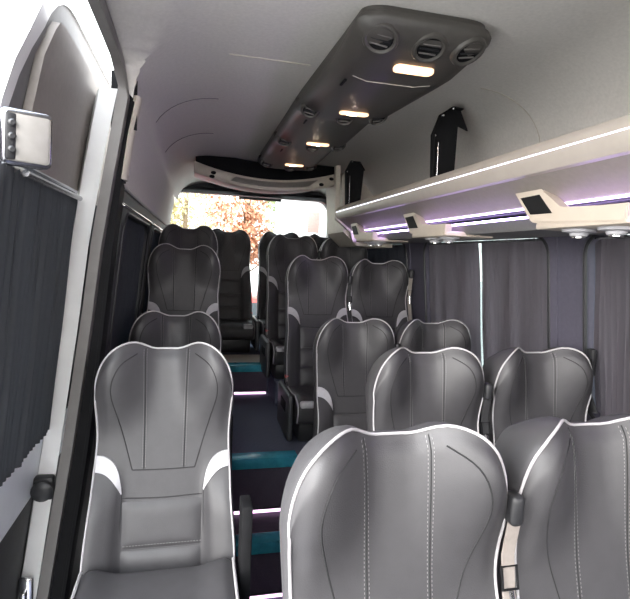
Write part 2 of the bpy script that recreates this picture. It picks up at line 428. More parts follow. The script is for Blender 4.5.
# ------------------------------------------------------------------ the open sliding door, slid back outside the pillar
def dx(z): return wl(min(z, .5))-.14 - max(0, z-.5)*.0
door = bpy.data.objects.new('door_2', None); COL.objects.link(door); door['kind'] = 'structure'
def door_poly(inset, r):
    y0, y1, z0, z1 = 1.10+inset, 2.45-inset, -1.55+inset, .70-inset
    pts = [(y0, z0), (y0, -.9), (y0, -.5)]
    for k in range(13):
        a = PI - k*PI/2/12; pts.append((y0+.50+.50*math.cos(a), -.10+(z1+.10)*math.sin(a)))
    pts += [(y1-.1, z1), (y1, z1-.1), (y1, .2), (y1, -.2), (y1, -.6), (y1, z0)]
    return pts
def door_plate(bm, poly, o0, o1):
    A = [bm.verts.new((dx(z)+o0, y, z)) for y, z in poly]; B = [bm.verts.new((dx(z)+o1, y, z)) for y, z in poly]; n = len(poly)
    for i in range(n): bm.faces.new((A[i], A[(i+1) % n], B[(i+1) % n], B[i]))
    return A, B
def ringplate(outer, inner, o0, o1, bm):
    n = len(outer)
    L = [[bm.verts.new((dx(z)+o, y, z)) for y, z in s] for s, o in ((outer, o0), (outer, o1), (inner, o1), (inner, o0))]
    for q in range(4):
        A, B = L[q], L[(q+1) % 4]
        for i in range(n): bm.faces.new((A[i], A[(i+1) % n], B[(i+1) % n], B[i]))
    return bm
bm = ringplate(door_poly(0, 0), door_poly(.035, 0), -.05, .0, bmesh.new()); link('door_frame', bm, M['white'], door)
# upper trim with the raised panel
def grid_patch(bm, y0, y1, zf0, zf1, off, ny=8, nz=6, th=.01):
    A = [[bm.verts.new((dx(zf0(y)+(zf1(y)-zf0(y))*k/nz)+off, y, zf0(y)+(zf1(y)-zf0(y))*k/nz)) for k in range(nz+1)] for y in [y0+(y1-y0)*i/ny for i in range(ny+1)]]
    B = [[bm.verts.new(v.co+Vector((-th, 0, 0))) for v in r] for r in A]
    for G in (A, B):
        for i in range(ny):
            for k in range(nz): bm.faces.new((G[i][k], G[i+1][k], G[i+1][k+1], G[i][k+1]))
    per = [(i, 0) for i in range(ny)]+[(ny, k) for k in range(nz)]+[(i, nz) for i in range(ny, 0, -1)]+[(0, k) for k in range(nz, 0, -1)]
    for a, b in zip(per, per[1:]+per[:1]): bm.faces.new((A[a[0]][a[1]], A[b[0]][b[1]], B[b[0]][b[1]], B[a[0]][a[1]]))
    return bm
def top_edge(y):   # upper outline of the door
    y0 = 1.19; t = min(1, max(0, (y-y0)/.40)); return .18+.485*math.sqrt(max(0, 1-(1-t)**2))
link('upper_trim', grid_patch(bmesh.new(), 1.195, 2.42, lambda y: .165, lambda y: max(.17, top_edge(y)), -.006, 24), M['grey'], door)
def panel_top(y): t = min(1, max(0, (y-1.275)/.18)); return .19+.375*math.sqrt(max(0, 1-(1-t)**2))
link('raised_panel', grid_patch(bmesh.new(), 1.275, 2.40, lambda y: .175, lambda y: max(.18, panel_top(y)), .014, 24, 6, .02), M['under'], door)
bm = bmesh.new(); tube(bm, [(dx(.17)+.036, y, .158) for y in (1.24, 1.4, 1.6, 1.775)], .008, 8); tube(bm, [(dx(.18)+.022, y, .178) for y in (1.24, 1.4, 1.6, 1.775)], .006, 8)
link('curtain_rail', bm, M['darkchrome'], door)
bm = grid_patch(bmesh.new(), 1.12, 2.42, lambda y: -.83, lambda y: -.595, .004, 6, 4, .03); link('belt_panel', bm, M['bluegrey'], door)
bm = grid_patch(bmesh.new(), 1.12, 2.42, lambda y: -1.52, lambda y: -.835, .0, 6, 6, .03); link('lower_panel', bm, M['walldark'], door)
bm = bmesh.new(); bx(bm, dx(-.67)+.002, dx(-.67)+.014, 1.29, 1.40, -.695, -.645, .004); bx(bm, dx(-.67)+.009, dx(-.67)+.017, 1.31, 1.34, -.685, -.655, .002); bx(bm, dx(-.67)+.009, dx(-.67)+.017, 1.35, 1.38, -.685, -.655, .002)
link('lock_switch', bm, M['blackp'], door)
bm = bmesh.new(); A = [bm.verts.new((dx(z)-.045, y, z)) for y, z in ((1.10, .16), (1.10, -.2), (1.10, -.6), (2.42, -.6), (2.42, -.2), (2.42, .16))]; bm.faces.new(A); link('pane', bm, M['glass'], door, False)
# chrome framed housing with a pale face on the door's front edge
hb = box(-.05, .02, -.066, .066, -.075, .075, bev=.018, seg=3)
h = link('mirror_housing', hb, M['darkchrome'], door); h.location = (dx(.23)+.045, 1.19, .222); h.rotation_euler = (0, .10, -1.05); h.scale = (.76, .76, .78)
bm = box(.014, .024, -.054, .056, -.062, .062, bev=.008); link('mirror_face', bm, M['mirror'], h)
bm = bmesh.new(); bx(bm, .016, .026, -.055, -.028, -.060, .060, .006)
for k in (-1, 0, 1): lathe(bm, [(.004, .0), (.010, .0), (.010, .008), (.006, .012)], 12, (.025, -.040, .034*k), Matrix.Rotation(PI/2, 4, 'Y'))
link('knob_strip', bm, M['blackp'], h)

# ------------------------------------------------------------------ curtains
def curtain(label, f, sgn, y0, y1, ztop, zbot, m, pitch=.030, amp=.014, off=.03, lean=0.0, grp='pleated curtains on the side windows'):
    bm = bmesh.new(); n = max(8, int((y1-y0)/pitch*8)); nz = 14; rr = random.Random(label)
    ph = [rr.uniform(-.6, .6) for _ in range(200)]; am = [rr.uniform(.6, 1.3) for _ in range(200)]
    def P(i, k, d):
        y = y0+(y1-y0)*i/n; z = zbot+(ztop-zbot)*k/nz
        c = (y-y0)/pitch; j = int(c) % 200
        t = k/nz
        a = amp*am[j]*(1.0 if t < .93 else .75)
        w = a*math.sin(2*PI*c+ph[j]*.5+.4*math.sin(3*t+j)) + .35*a*math.sin(5.3*c+ph[j])
        zz = z + (0.006*math.sin(2*PI*c*1.0) if k == nz else 0)
        return (f(z)+sgn*(off+w+d), y+lean*(1-t)+.004*math.sin(7*t+j), zz)
    A = [[bm.verts.new(P(i, k, 0)) for k in range(nz+1)] for i in range(n+1)]
    B = [[bm.verts.new(P(i, k, .0015)) for k in range(nz+1)] for i in range(n+1)]
    for G in (A, B):
        for i in range(n):
            for k in range(nz): bm.faces.new((G[i][k], G[i+1][k], G[i+1][k+1], G[i][k+1]))
    per = [(i, 0) for i in range(n)]+[(n, k) for k in range(nz)]+[(i, nz) for i in range(n, 0, -1)]+[(0, k) for k in range(nz, 0, -1)]
    for a, b in zip(per, per[1:]+per[:1]): bm.faces.new((A[a[0]][a[1]], A[b[0]][b[1]], B[b[0]][b[1]], B[a[0]][a[1]]))
    return tag(link('window_curtain', bm, m), label, 'curtain', grp)
curtain('pleated dark curtain at right edge, beside the bare grey pillar', wr, 1, .33, 1.638, .128, -.60, M['curt'])
curtain('wider pleated dark curtain just left of the bare grey right pillar', wr, 1, 1.86, 2.44, .128, -.60, M['curt'])
curtain('pleated dark curtain left of the bright slit on the right side', wr, 1, 2.485, 3.07, .128, -.60, M['curt'])
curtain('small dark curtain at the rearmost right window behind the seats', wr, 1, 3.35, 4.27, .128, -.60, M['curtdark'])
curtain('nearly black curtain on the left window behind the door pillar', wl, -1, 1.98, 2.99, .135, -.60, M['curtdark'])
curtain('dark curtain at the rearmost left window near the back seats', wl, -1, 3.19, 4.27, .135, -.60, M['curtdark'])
curtain('long dark curtain hanging in the open sliding door', dx, 1, 1.12, 2.42, .160, -.612, M['curtdoor'], .03, .008, .018)
for f, sgn, y0, y1, z, lab in ((wr, 1, .335, 1.65, .122, 'thin silver curtain rail over the curtain at right edge'), (wr, 1, 1.865, 3.065, .122, 'long silver curtain rail over the right pair of curtains'), (wr, 1, 3.355, 4.265, .122, 'short silver curtain rail over the rearmost right window'), (wl, -1, 1.90, 3.03, .158, 'silver curtain rail on the left just behind the pillar'), (wl, -1, 3.15, 4.31, .158, 'silver curtain rail over the rearmost left window')):
    bm = bmesh.new(); tube(bm, [(f(z)+(.008 if sgn > 0 else .014), y, z) for y in (y0, y1)], .006, 8)
    tag(link('curtain_rail', bm, M['chrome']), lab, 'curtain rail', 'curtain rails')

# ------------------------------------------------------------------ overhead luggage rack (right)
rack = thing('luggage_rack', 'long overhead luggage rack with beige lip and light strips, right side', 'luggage rack', (0, 0, 0))
RY0, RY1 = -.3, 3.50
def along(poly, name, m, par=rack, y0=RY0, y1=RY1):
    return link(name, prism(bmesh.new(), poly, lambda x, z: (x, y0, z), lambda x, z: (x, y1, z)), m, par)
lip = [(1.00, .372), (.982, .368), (.973, .356), (.969, .338), (.972, .315), (.978, .296), (.986, .283), (1.0, .279), (1.01, .30), (1.01, .36)]
along(lip, 'lip', M['alu'])
along([(.9688, .3335), (.9690, .3305), (.973, .3305), (.973, .3335)], 'lip_light', M['ledw'])
along([(1.0, .279), (1.100, .204), (1.110, .206), (1.42, .21), (1.43, .30), (1.01, .31)], 'underside', M['under'])
along([(1.098, .202), (1.106, .190), (1.16, .178), (1.16, .20)], 'slot_upper', M['walldark'])
along([(1.098, .203), (1.0955, .198), (1.100, .195), (1.104, .200)], 'light_strip', M['ledp2'])
along([(1.112, .175), (1.111, .170), (1.116, .168), (1.118, .173)], 'light_strip', M['ledp'])
along([(1.115, .176), (1.18, .180), (1.18, .158), (1.118, .166)], 'slot_lower', M['walldark'])
along([(1.118, .166), (1.15, .130), (1.42, .128), (1.42, .170), (1.18, .172)], 'service_panel', M['grey'])
bm = prism(bmesh.new(), [(.955, .66), (.965, .37), (.962, .335), (.972, .285), (1.085, .20), (1.11, .125), (1.42, .125), (1.42, .31), (1.02, .315), (.995, .38), (.990, .665)], lambda x, z: (x, 3.502, z), lambda x, z: (x, 3.545, z))
link('end_panel', bm, M['podface'], rack)
for (Y, poly, lab) in ((2.10, [(1.02, .312), (1.008, .566), (1.041, .656), (1.090, .690), (1.141, .686), (1.183, .601), (1.132, .618), (1.126, .312)], 'tall black bracket on the rack nearer the front, below the ceiling'),
                       (3.36, [(1.0, .312), (.986, .602), (1.020, .672), (1.080, .668), (1.118, .613), (1.097, .312)], 'black bracket at the far end of the overhead rack')):
    t = thing('rack_bracket', lab, 'bracket', (0, 0, 0), 0, 'black rack brackets')
    link('plate', prism(bmesh.new(), poly, lambda x, z: (x, Y, z), lambda x, z: (x, Y+.008, z)), M['blackmetal'], t)
    p = poly[1:5]; q = [poly[0]]+p
    bm = bmesh.new(); strap(bm, [(x-.001, Y-.010, z) for x, z in q], .034, .005, (1, 0, .3)); link('flange', bm, M['blackmetal'], t)
    bm = bmesh.new(); tube(bm, [(poly[0][0]+.022, Y-.006, .33), (poly[1][0]+.030, Y-.006, poly[1][1]-.03)], .0022, 6); link('edge_strip', bm, M['chrome'], t)
    for x, z in (poly[1], poly[2], poly[3]):
        bm = bmesh.new(); lathe(bm, [(.002, -.004), (.006, -.004), (.006, .002), (.003, .005)], 10, (x+.004, Y-.022, z-.006), Matrix.Rotation(PI/2, 4, 'X')); link('bolt', bm, M['chrome'], t)

# service units under the rack
def psu(Y, lab):
    t = thing('service_unit', lab, 'reading light unit', (0, Y, 0), 0, 'passenger service units under the rack')
    X = 1.045
    arm = [(.004, .262), (-.01, .268), (-.122, .259), (-.134, .253), (-.235, .185), (-.255, .176), (-.482, .172), (-.475, .124), (-.116, .141), (-.10, .149)]
    bm = prism(bmesh.new(), arm, lambda y, z: (X, y, z), lambda y, z: (X+.035, y, z))
    bmesh.ops.bevel(bm, geom=bm.edges[:], offset=.004, segments=2, affect='EDGES')
    link('bracket_arm', bm, M['cream'], t)
    sc = [(-.050, .226), (-.142, .228), (-.206, .166), (-.108, .168)]
    link('screen', prism(bmesh.new(), sc, lambda y, z: (X-.003, y, z), lambda y, z: (X+.01, y, z)), M['screen'], t)
    bm = box(X+.006, X+.24, -.478, -.125, .120, .142, bev=.006); link('panel', bm, M['cream'], t)
    for yy in (-.225, -.365):
        bm = bmesh.new(); lathe(bm, [(.004, .004), (.050, .004), (.047, -.006), (.028, -.009), (.024, -.018), (.018, -.020), (.004, -.020)], 20, (X+.085, yy, .118))
        s = link('reading_lamp', bm, M['accent'], t)
        bm = bmesh.new(); lathe(bm, [(.004, .0), (.019, .0), (.019, -.003), (.004, -.004)], 16, (X+.085, yy, .0975)); link('lens', bm, M['chrome'], s)
    return t
psu(1.53, 'nearest cream service unit with black screen under the rack, at right')
psu(2.475, 'middle cream service unit under the rack, above the curtain pair')
psu(3.39, 'farthest and smallest cream service unit under the rack')

# ------------------------------------------------------------------ ceiling console
con = thing('ceiling_console', 'long dark ceiling console with round vents and warm lamps', 'ceiling console', (.605, 2.375, 0))
YN = -1.05
def bend(y): return .040*ss(-.2, -.95, y)
def nose_y(y): return y if y > -.6 else -.6-(-.6-y)*(.395/.59)
STEPS = [-.17, .46, 1.15, 1.7]
def nose_z(y, z):
    if y < -.70: return z+.0405*ss(-.70, -1.05, y)
    for a, b in zip(STEPS, STEPS[1:]):
        if a+.02 < y <= b+.02 and y > -.149:
            k = min(1, (b-y)/(b-a))            # each module dips towards its far edge
            return z+.030*(k if y < b else (y-b)/.02)
    return z
def rr3(hx, hy, r, z, n=8):
    return [(x, y, z) for x, y in rrect(-hx, hx, -hy, hy, r, n)]
loops = [(.180, 1.165, .07, CEIL+.01), (.180, 1.165, .07, .672), (.196, 1.185, .09, .664), (.199, 1.19, .09, .652), (.195, 1.186, .088, .640), (.180, 1.170, .08, .624), (.145, 1.13, .06, .611), (.085, 1.08, .04, .606)]
bm = bmesh.new(); L = [[bm.verts.new((x, y+(.14 if y > 0 else 0), z)) for x, y, z in rr3(*l)] for l in loops]
for A, B in zip(L, L[1:]):
    for i in range(len(A)): bm.faces.new((A[i], A[(i+1) % len(A)], B[(i+1) % len(A)], B[i]))
bm.faces.new(L[-1])
bmesh.ops.bisect_plane(bm, geom=bm.verts[:]+bm.edges[:]+bm.faces[:], plane_co=(0, -.72, 0), plane_no=(0, 1, 0))
bmesh.ops.bisect_plane(bm, geom=bm.verts[:]+bm.edges[:]+bm.faces[:], plane_co=(0, -.83, 0), plane_no=(0, 1, 0))
for yc in (-.18, -.145, .15, .455, .485, .80, 1.145, 1.175):
    bmesh.ops.bisect_plane(bm, geom=bm.verts[:]+bm.edges[:]+bm.faces[:], plane_co=(0, yc, 0), plane_no=(0, 1, 0))
for v in bm.verts:
    v.co.y = nose_y(v.co.y); v.co.x = v.co.x*(1+.10*ss(-.2, -.95, v.co.y))+bend(v.co.y)
    if v.co.z < .70: v.co.z = nose_z(v.co.y, v.co.z)
link('housing', bm, M['console'], con)
# module joints: thin ridges across
for yj in (-.70,):
    c0 = bend(yj); bm = bmesh.new(); tube(bm, [(x+c0, y, z) for x, y, z in [(-.192, yj-.085, .637), (-.178, yj-.075, .624), (-.14, yj-.02, .611), (-.085, yj, .6062), (.085, yj, .6062), (.14, yj-.02, .611), (.178, yj-.075, .624), (.192, yj-.085, .637)][2:-2]], .0016, 6)
    link('module_joint', bm, M['podface'], con)
def vent(x, y, r, z, tilt):
    mx = Matrix.Rotation(-.42, 4, 'X') @ Matrix.Rotation(tilt, 4, 'Y') @ Matrix.Rotation(PI, 4, 'X')
    bm = bmesh.new(); lathe(bm, [(r*.66, -.006), (r*.70, .005), (r*.80, .009), (r*.92, .007), (r, -.001), (r*1.02, -.02)], 24)
    v = link('air_vent', bm, M['console'], con); v.location = (x, y, nose_z(y, z)+.004); v.rotation_euler = mx.to_euler()
    bm = bmesh.new(); lathe(bm, [(.002, .001), (r*.68, .001), (r*.68, .003), (.002, .003)], 20); link('vent_cup', bm, M['blackmetal'], v)
    for k in (-1, 0, 1):
        bm = bmesh.new(); w = r*.55*math.sqrt(1-(k*.45)**2); bx(bm, -w, w, k*r*.3-.0016, k*r*.3+.0016, .003, .008, .0006)
        link('slat', bm, M['seal'] if k else M['blackp'], v)
for (yy, r) in ((1.44, .056), (2.11, .043), (2.73, .042), (3.42, .042)):
    for (xx, tl) in ((.450 if r < .05 else .470, .20), (.615 if r < .05 else .625, .0), (.755, -.22)):
        lx = xx-.605+bend(yy-2.375); z = {True: .606, False: .612}[abs(xx-.605) < .1]
        vent(lx, yy-2.375+(.04 if abs(xx-.605) < .1 and r < .05 else 0), r, z, tl)
for yy, hw in ((1.555, .068), (2.05, .062), (2.69, .062), (3.36, .062)):
    p = [(x, y) for x, y in rrect(-hw, hw, -.021, .021, .018, 5)]
    lx = .626-.605 if yy > 1.6 else .648-.605+.02
    bm = prism(bmesh.new(), p, lambda x, y: (lx+x, yy-2.375+y, nose_z(yy-2.375+y, .608)), lambda x, y: (lx+x, yy-2.375+y, nose_z(yy-2.375+y, .601))); l = link('lamp', bm, M['lamp'], con)
    p2 = [(x*.34-.01, y*.45) for x, y in p]
    bm = prism(bmesh.new(), p2, lambda x, y: (lx+x, yy-2.375+y, nose_z(yy-2.375+y, .602)), lambda x, y: (lx+x, yy-2.375+y, nose_z(yy-2.375+y, .599))); link('bulb', bm, M['bulb'], l)
for yy in (1.72, 2.35, 3.02):
    bm = box(-.128, -.120, yy-2.375-.03, yy-2.375+.03, nose_z(yy-2.375, .606), .640); link('slot', bm, M['blackmetal'], con)

# ------------------------------------------------------------------ rear air unit (curved pod below the ceiling)
pod = thing('rear_air_unit', 'curved beige air unit with a wide grille above the rear window', 'air unit', (.52, 3.80, 0))
def parc(dy, dz, n=24, hx=.55):
    return [(-hx+2*hx*i/n, dy-.05*(1-(-1+2*i/n)**2), dz+.095*((hx*(-1+2*i/n))/.54)**2) for i in range(n+1)]
def pod_part(prof, name, m, hx=.55):
    bm = bmesh.new(); sheet(bm, [parc(o, z, 24, hx) for o, z in prof]+[parc(prof[0][0], prof[0][1], 24, hx)])
    bmesh.ops.remove_doubles(bm, verts=bm.verts, dist=1e-5)
    bmesh.ops.holes_fill(bm, edges=[e for e in bm.edges if e.is_boundary])
    return link(name, bm, m, pod)
pod_part([(.06, .572), (.01, .565), (.0, .548), (.0, .505), (.01, .486), (.06, .478), (.35, .50), (.35, .57)], 'face', M['podface'])
pod_part([(.05, .560), (.10, .70), (.34, .74), (.34, .560)], 'body', M['blackmetal'], .54)
bm = bmesh.new()
def face_pt(x, z, d): return (x, -.05*(1-(x/.55)**2)-d, z+.095*(x/.54)**2)
A = [bm.verts.new(face_pt(-.25+.62*i/16, .546, .010)) for i in range(17)]
B = [bm.verts.new(face_pt(-.29+.59*i/16, .507, .010)) for i in range(17)]
for i in range(16): bm.faces.new((A[i], A[i+1], B[i+1], B[i]))
bmesh.ops.solidify(bm, geom=bm.faces[:], thickness=.006)
link('grille', bm, M['grille'], pod)
for x, z in ((-.41, .530), (-.42, .500), (.40, .508), (.48, .535)):
    bm = bmesh.new(); bmesh.ops.create_uvsphere(bm, u_segments=14, v_segments=8, radius=.016, matrix=Matrix.Translation(face_pt(x, z, -.002)) @ Matrix.Diagonal((1.3, .7, .8, 1))); link('nozzle', bm, M['blackmetal'], pod)

# ------------------------------------------------------------------ seats
HT, WTOP = 1.105, .207
WT = [(.20, .218), (.45, .218), (.68, .204), (.80, .199), (.955, .207), (1.3, .207)]
def hw(z): return smoothtab(WT, z)
def ztop(x):
    a = abs(x)
    if a <= .106: return HT-.027+.027*ss(.03, .104, a)
    return HT-.15+.15*math.sqrt(max(0, 1-((a-.106)/(WTOP-.106))**2))
ZB = .22
def yF(x, z):
    a = abs(x)/hw(z)
    y = .08-(HT-z)*.235
    y -= .084*ss(.10, .76, a)*ss(.80, 1.04, z)
    y -= (.028*ss(.55, .70, a) + .022*ss(.62, .95, a))*(1-ss(.58, .76, z))
    d = ztop(min(WTOP, abs(x)*WTOP/hw(z)))-z
    y += .014*(1-ss(0, .035, d))
    y += .018*ss(.80, 1.0, a)*ss(.75, .95, z)
    return y
NC, NR = 40, 46
def fgrid():
    G = []
    for i in range(NC+1):
        x0 = WTOP*math.sin(PI/2*(-1+2*i/NC)); zt = ztop(x0); col = []
        for k in range(NR+1):
            r = k/NR; r = 1-(1-r)**1.25
            z = ZB+(zt-ZB)*r; x = x0*hw(z)/WTOP
            col.append(Vector((x, yF(x, z), z)))
        G.append(col)
    return G
G = fgrid()
per = [(0, k) for k in range(NR)]+[(i, NR) for i in range(NC)]+[(NC, k) for k in range(NR, 0, -1)]+[(i, 0) for i in range(NC, 0, -1)]
def backrest_bm():
    bm = bmesh.new()
    F = [[bm.verts.new(p) for p in c] for c in G]
    def bp(p):
        a = abs(p.x)/hw(p.z); zz = (p.z-ZB)/(HT-ZB)
        T = .075+.060*(1-min(1, a)**2.2)*(.6+.4*math.sin(PI*min(1, zz*.9+.05)))
        return Vector((p.x*.96, .08-(HT-p.z)*.235+T, ZB+(p.z-ZB)*.935))
    B = [[bm.verts.new(bp(p)) for p in c] for c in G]
    for i in range(NC):
        for k in range(NR):
            bm.faces.new((F[i][k], F[i+1][k], F[i+1][k+1], F[i][k+1])); bm.faces.new((B[i][k], B[i][k+1], B[i+1][k+1], B[i+1][k]))
    n = len(per); cx, cz = 0, .7
    loops = [[F[i][k] for i, k in per]]
    for t in (.12, .3, .5, .7, .87):
        L = []
        for j, (i, k) in enumerate(per):
            p, q = G[i][k], bp(G[i][k]); a, b = G[per[j-1][0]][per[j-1][1]], G[per[(j+1) % n][0]][per[(j+1) % n][1]]
            d = b-a; nr = Vector((-d.z, 0, d.x)); nr = nr.normalized() if nr.length > 1e-9 else Vector((0, 0, 1))
            L.append(bm.verts.new(p.lerp(q, t)+nr*(.012*math.sin(PI*t**.8))))
        loops.append(L)
    loops.append([B[i][k] for i, k in per])
    for A, C in zip(loops, loops[1:]):
        for j in range(n): bm.faces.new((A[j], A[(j+1) % n], C[(j+1) % n], C[j]))
    return bm
RIM = [G[i][k] for i, k in ([(0, k) for k in range(4, NR)]+[(i, NR) for i in range(NC)]+[(NC, k) for k in range(NR, 3, -1)])]
def on(x, z, d=.0): return Vector((x, yF(x, z)-d, z))
def resample(pts, n):
    ds = [0]
    for a, b in zip(pts, pts[1:]): ds.append(ds[-1]+math.hypot(b[0]-a[0], b[1]-a[1]))
    out = []
    for i in range(n+1):
        s = ds[-1]*i/n; j = 0
        while j < len(ds)-2 and ds[j+1] < s: j += 1
        t = (s-ds[j])/max(1e-9, ds[j+1]-ds[j]); out.append((pts[j][0]+(pts[j+1][0]-pts[j][0])*t, pts[j][1]+(pts[j+1][1]-pts[j][1])*t))
    return out
def spline(pts, n=24):
    P = [pts[0]]+list(pts)+[pts[-1]]; out = []
    for i in range(1, len(P)-2):
        for j in range(8):
            t = j/8; a, b, c, d = P[i-1], P[i], P[i+1], P[i+2]
            out.append(tuple(.5*((2*b[q])+(-a[q]+c[q])*t+(2*a[q]-5*b[q]+4*c[q]-d[q])*t*t+(-a[q]+3*b[q]-3*c[q]+d[q])*t**3) for q in (0, 1)))
    out.append(pts[-1]); return resample(out, n)
def patch(top, bot, ns, nt, h, edge=.0, prof=True):
    """slab laid on the seat front between two curves, h thick, with rounded borders"""
    bm = bmesh.new(); T = resample(top, ns); Bt = resample(bot, ns); R = []
    for i in range(ns+1):
        c = []
        for k in range(nt+1):
            s, t = i/ns, k/nt
            x = T[i][0]+(Bt[i][0]-T[i][0])*t; z = T[i][1]+(Bt[i][1]-T[i][1])*t
            b = (1-abs(2*s-1)**8)*(1-abs(2*t-1)**6) if prof else 1
            c.append(bm.verts.new(on(x, z, edge+h*b)))
        R.append(c)
    for i in range(ns):
        for k in range(nt): bm.faces.new((R[i][k], R[i+1][k], R[i+1][k+1], R[i][k+1]))
    pr = [(i, 0) for i in range(ns)]+[(ns, k) for k in range(nt)]+[(i, nt) for i in range(ns, 0, -1)]+[(0, k) for k in range(nt, 0, -1)]
    lo = [bm.verts.new(R[i][k].co+Vector((0, .012+edge+h*0, 0))) for i, k in pr]
    for j in range(len(pr)):
        a, b = pr[j], pr[(j+1) % len(pr)]
        bm.faces.new((R[a[0]][a[1]], R[b[0]][b[1]], lo[(j+1) % len(pr)], lo[j]))
    return bm
def cushion_bm(z1, th=.14, ya=-.64, yb=-.13):
    prof = []
    y0, y1 = ya, yb; z0 = z1-th
    for (cy, cz, ry, rz, a0) in ((y1-.03, z1-.03, .03, .03, 0), (y0+.07, z1-.06, .07, .06, PI/2), (y0+.06, z0+.04, .05, .04, PI), (y1-.03, z0+.03, .03, .03, 1.5*PI)):
        for k in range(7):
            a = a0+k*PI/12; prof.append((cy+ry*math.cos(a), cz+rz*math.sin(a)))
    top = []
    for k in range(1, 10): top.append((y1-.03+(y0+.07-(y1-.03))*k/10, z1-.012*math.sin(PI*k/10)+.01*(k/10)))
    prof = prof[:7]+top+prof[7:]
    bm = bmesh.new(); n = len(prof); rows = []
    cy, cz = (y0+y1)/2, (z0+z1)/2; NX = 26
    for i in range(NX+1):
        u = -1+2*i/NX; u = math.sin(u*PI/2); x = .214*u
        s = 1-.0*(abs(u)); e = max(0, (abs(u)-.90)/.10); sh = .018*(1-math.sqrt(max(0, 1-e*e)))
        r = []
        for y, z in prof:
            dy, dz = y-cy, z-cz; l = math.hypot(dy, dz)
            up = .018*ss(.5, .85, abs(u))*(1 if z > cz else 0)*(1-ss(.85, 1, abs(u))*.6)
            r.append(bm.verts.new((x, y-sh*dy/l, z-sh*dz/l+up)))
        rows.append(r)
    for A, B in zip(rows, rows[1:]):
        for k in range(n): bm.faces.new((A[k], A[(k+1) % n], B[(k+1) % n], B[k]))
    bm.faces.new(rows[0]); bm.faces.new(rows[-1][::-1])
    pips = []
    for sx in (-1, 1):
        pip = bmesh.new(); pips.append(pip)
        pts = [(sx*.212, y, z+.012) for y, z in prof[4:7]+top]+[(sx*.212, y, z+.006) for y, z in prof[16:27]]
        tube(pip, pts, .0045, 6)
    return bm, pips
SEATG = 'leather passenger seats'
def make_seat(zc, ya, yb):
    t = thing('passenger_seat', '', 'seat', (0, 0, 0), 0, SEATG)
    b = link('backrest', backrest_bm(), M['leather'], t)
    link('piping', tube(bmesh.new(), [p+Vector((0, -.001, 0)) for p in RIM], .0029, 8), M['piping'], b)
    bm = bmesh.new()
    def seam(pts, n=30): tube(bm, [on(x, z, -.0002) for x, z in spline(pts, n)], .0017, 5)
    for s in (-1, 1):
        seam([(s*.066, ztop(.066)-.01), (s*.063, .95), (s*.060, .716)])
        seam([(s*.088, ztop(.085)-.03), (s*.130, 1.045), (s*.153, 1.0), (s*.158, .95), (s*.142, .88), (s*.116, .79), (s*.094, .714)])
        seam([(s*.122, .665), (s*.124, .5), (s*.124, .34)])
    seam([(-.094, .714), (0, .712), (.094, .714)])
    seam([(-.119, .634), (0, .630), (.119, .634)])
    link('stitching', bm, M['stitch'], b)
    for s in (-1, 1):
        bm = bmesh.new()
        for dxx in (-.0045, .0045):
            P = spline([(s*.066+dxx, ztop(.066)-.012), (s*.063+dxx, .95), (s*.060+dxx, .718)], 96)
            for q in range(0, 96, 2): tube(bm, [on(*P[q], .0002), on(*P[q+1], .0002)], .0007, 4)
        link('thread', bm, M['grey'], b)
    for s in (-1, 1):
        top = spline([(s*.198, .762), (s*.172, .757), (s*.147, .738), (s*.130, .703), (s*.121, .652)], 16)
        bot = spline([(s*.199, .718), (s*.176, .712), (s*.155, .697), (s*.136, .674), (s*.122, .648)], 16)
        o = link('accent_panel', patch(top, bot, 16, 5, .004, .002, False), M['accent'], t); o['label'] = 'silver grey crescent accent'
    for i, (za, zb_) in enumerate(((.624, .490), (.484, .370), (.364, .26))):
        pad = link('lumbar_pad', patch([(-.119, za), (.119, za)], [(-.119, zb_), (.119, zb_)], 20, 10, .009, .001), M['leather'], t)
        if i == 0:
            bm = bmesh.new()
            for k in range(26):
                x = -.112+k*.009; tube(bm, [on(x, zb_+.012, .0088), on(x+.0055, zb_+.012, .0088)], .0011, 5)
            link('thread', bm, M['grey'], pad)
    cb, pips = cushion_bm(zc, .14, ya, yb); c = link('cushion', cb, M['leather'], t)
    for pip in pips: link('piping', pip, M['piping'], c)
    for sx in (-1, 1):
        link('cushion_accent', box(sx*.155-.045, sx*.155+.045, ya-.004, ya+.040, zc-.035, zc+.006, bev=.015), M['accent'], c)
    link('pedestal', box(-.19, .19, ya+.08, yb+.02, 0, zc-.13, bev=.02), M['blackp'], t)
    return t
def add_shield(t, side, zc=.25):
    x = side*.245
    sh = link('side_shield', box(min(x-.016, x+.016), max(x-.016, x+.016), -.46, -.08, .02, zc+.04, bev=.012, seg=3), M['shield'], t)
    bm = box(x+side*.017-.003, x+side*.017+.003, -.38, -.22, zc-.08, zc-.02, bev=.003); link('grip_recess', bm, M['blackmetal'], sh)
    bk = link('buckle', box(x-side*.028-.012, x-side*.028+.012, -.15, -.115, zc-.02, zc+.075, bev=.006), M['blackp'], t)
    link('button', box(x-side*.028-.010, x-side*.028+.010, -.153, -.113, zc+.068, zc+.086, bev=.004), M['red'], bk)
def add_armrest(t, side):
    x = side*.245
    link('armrest', box(x-.016, x+.016, -.20, -.12, .12, .665, bev=.005, seg=2), M['blackmetal'], t)
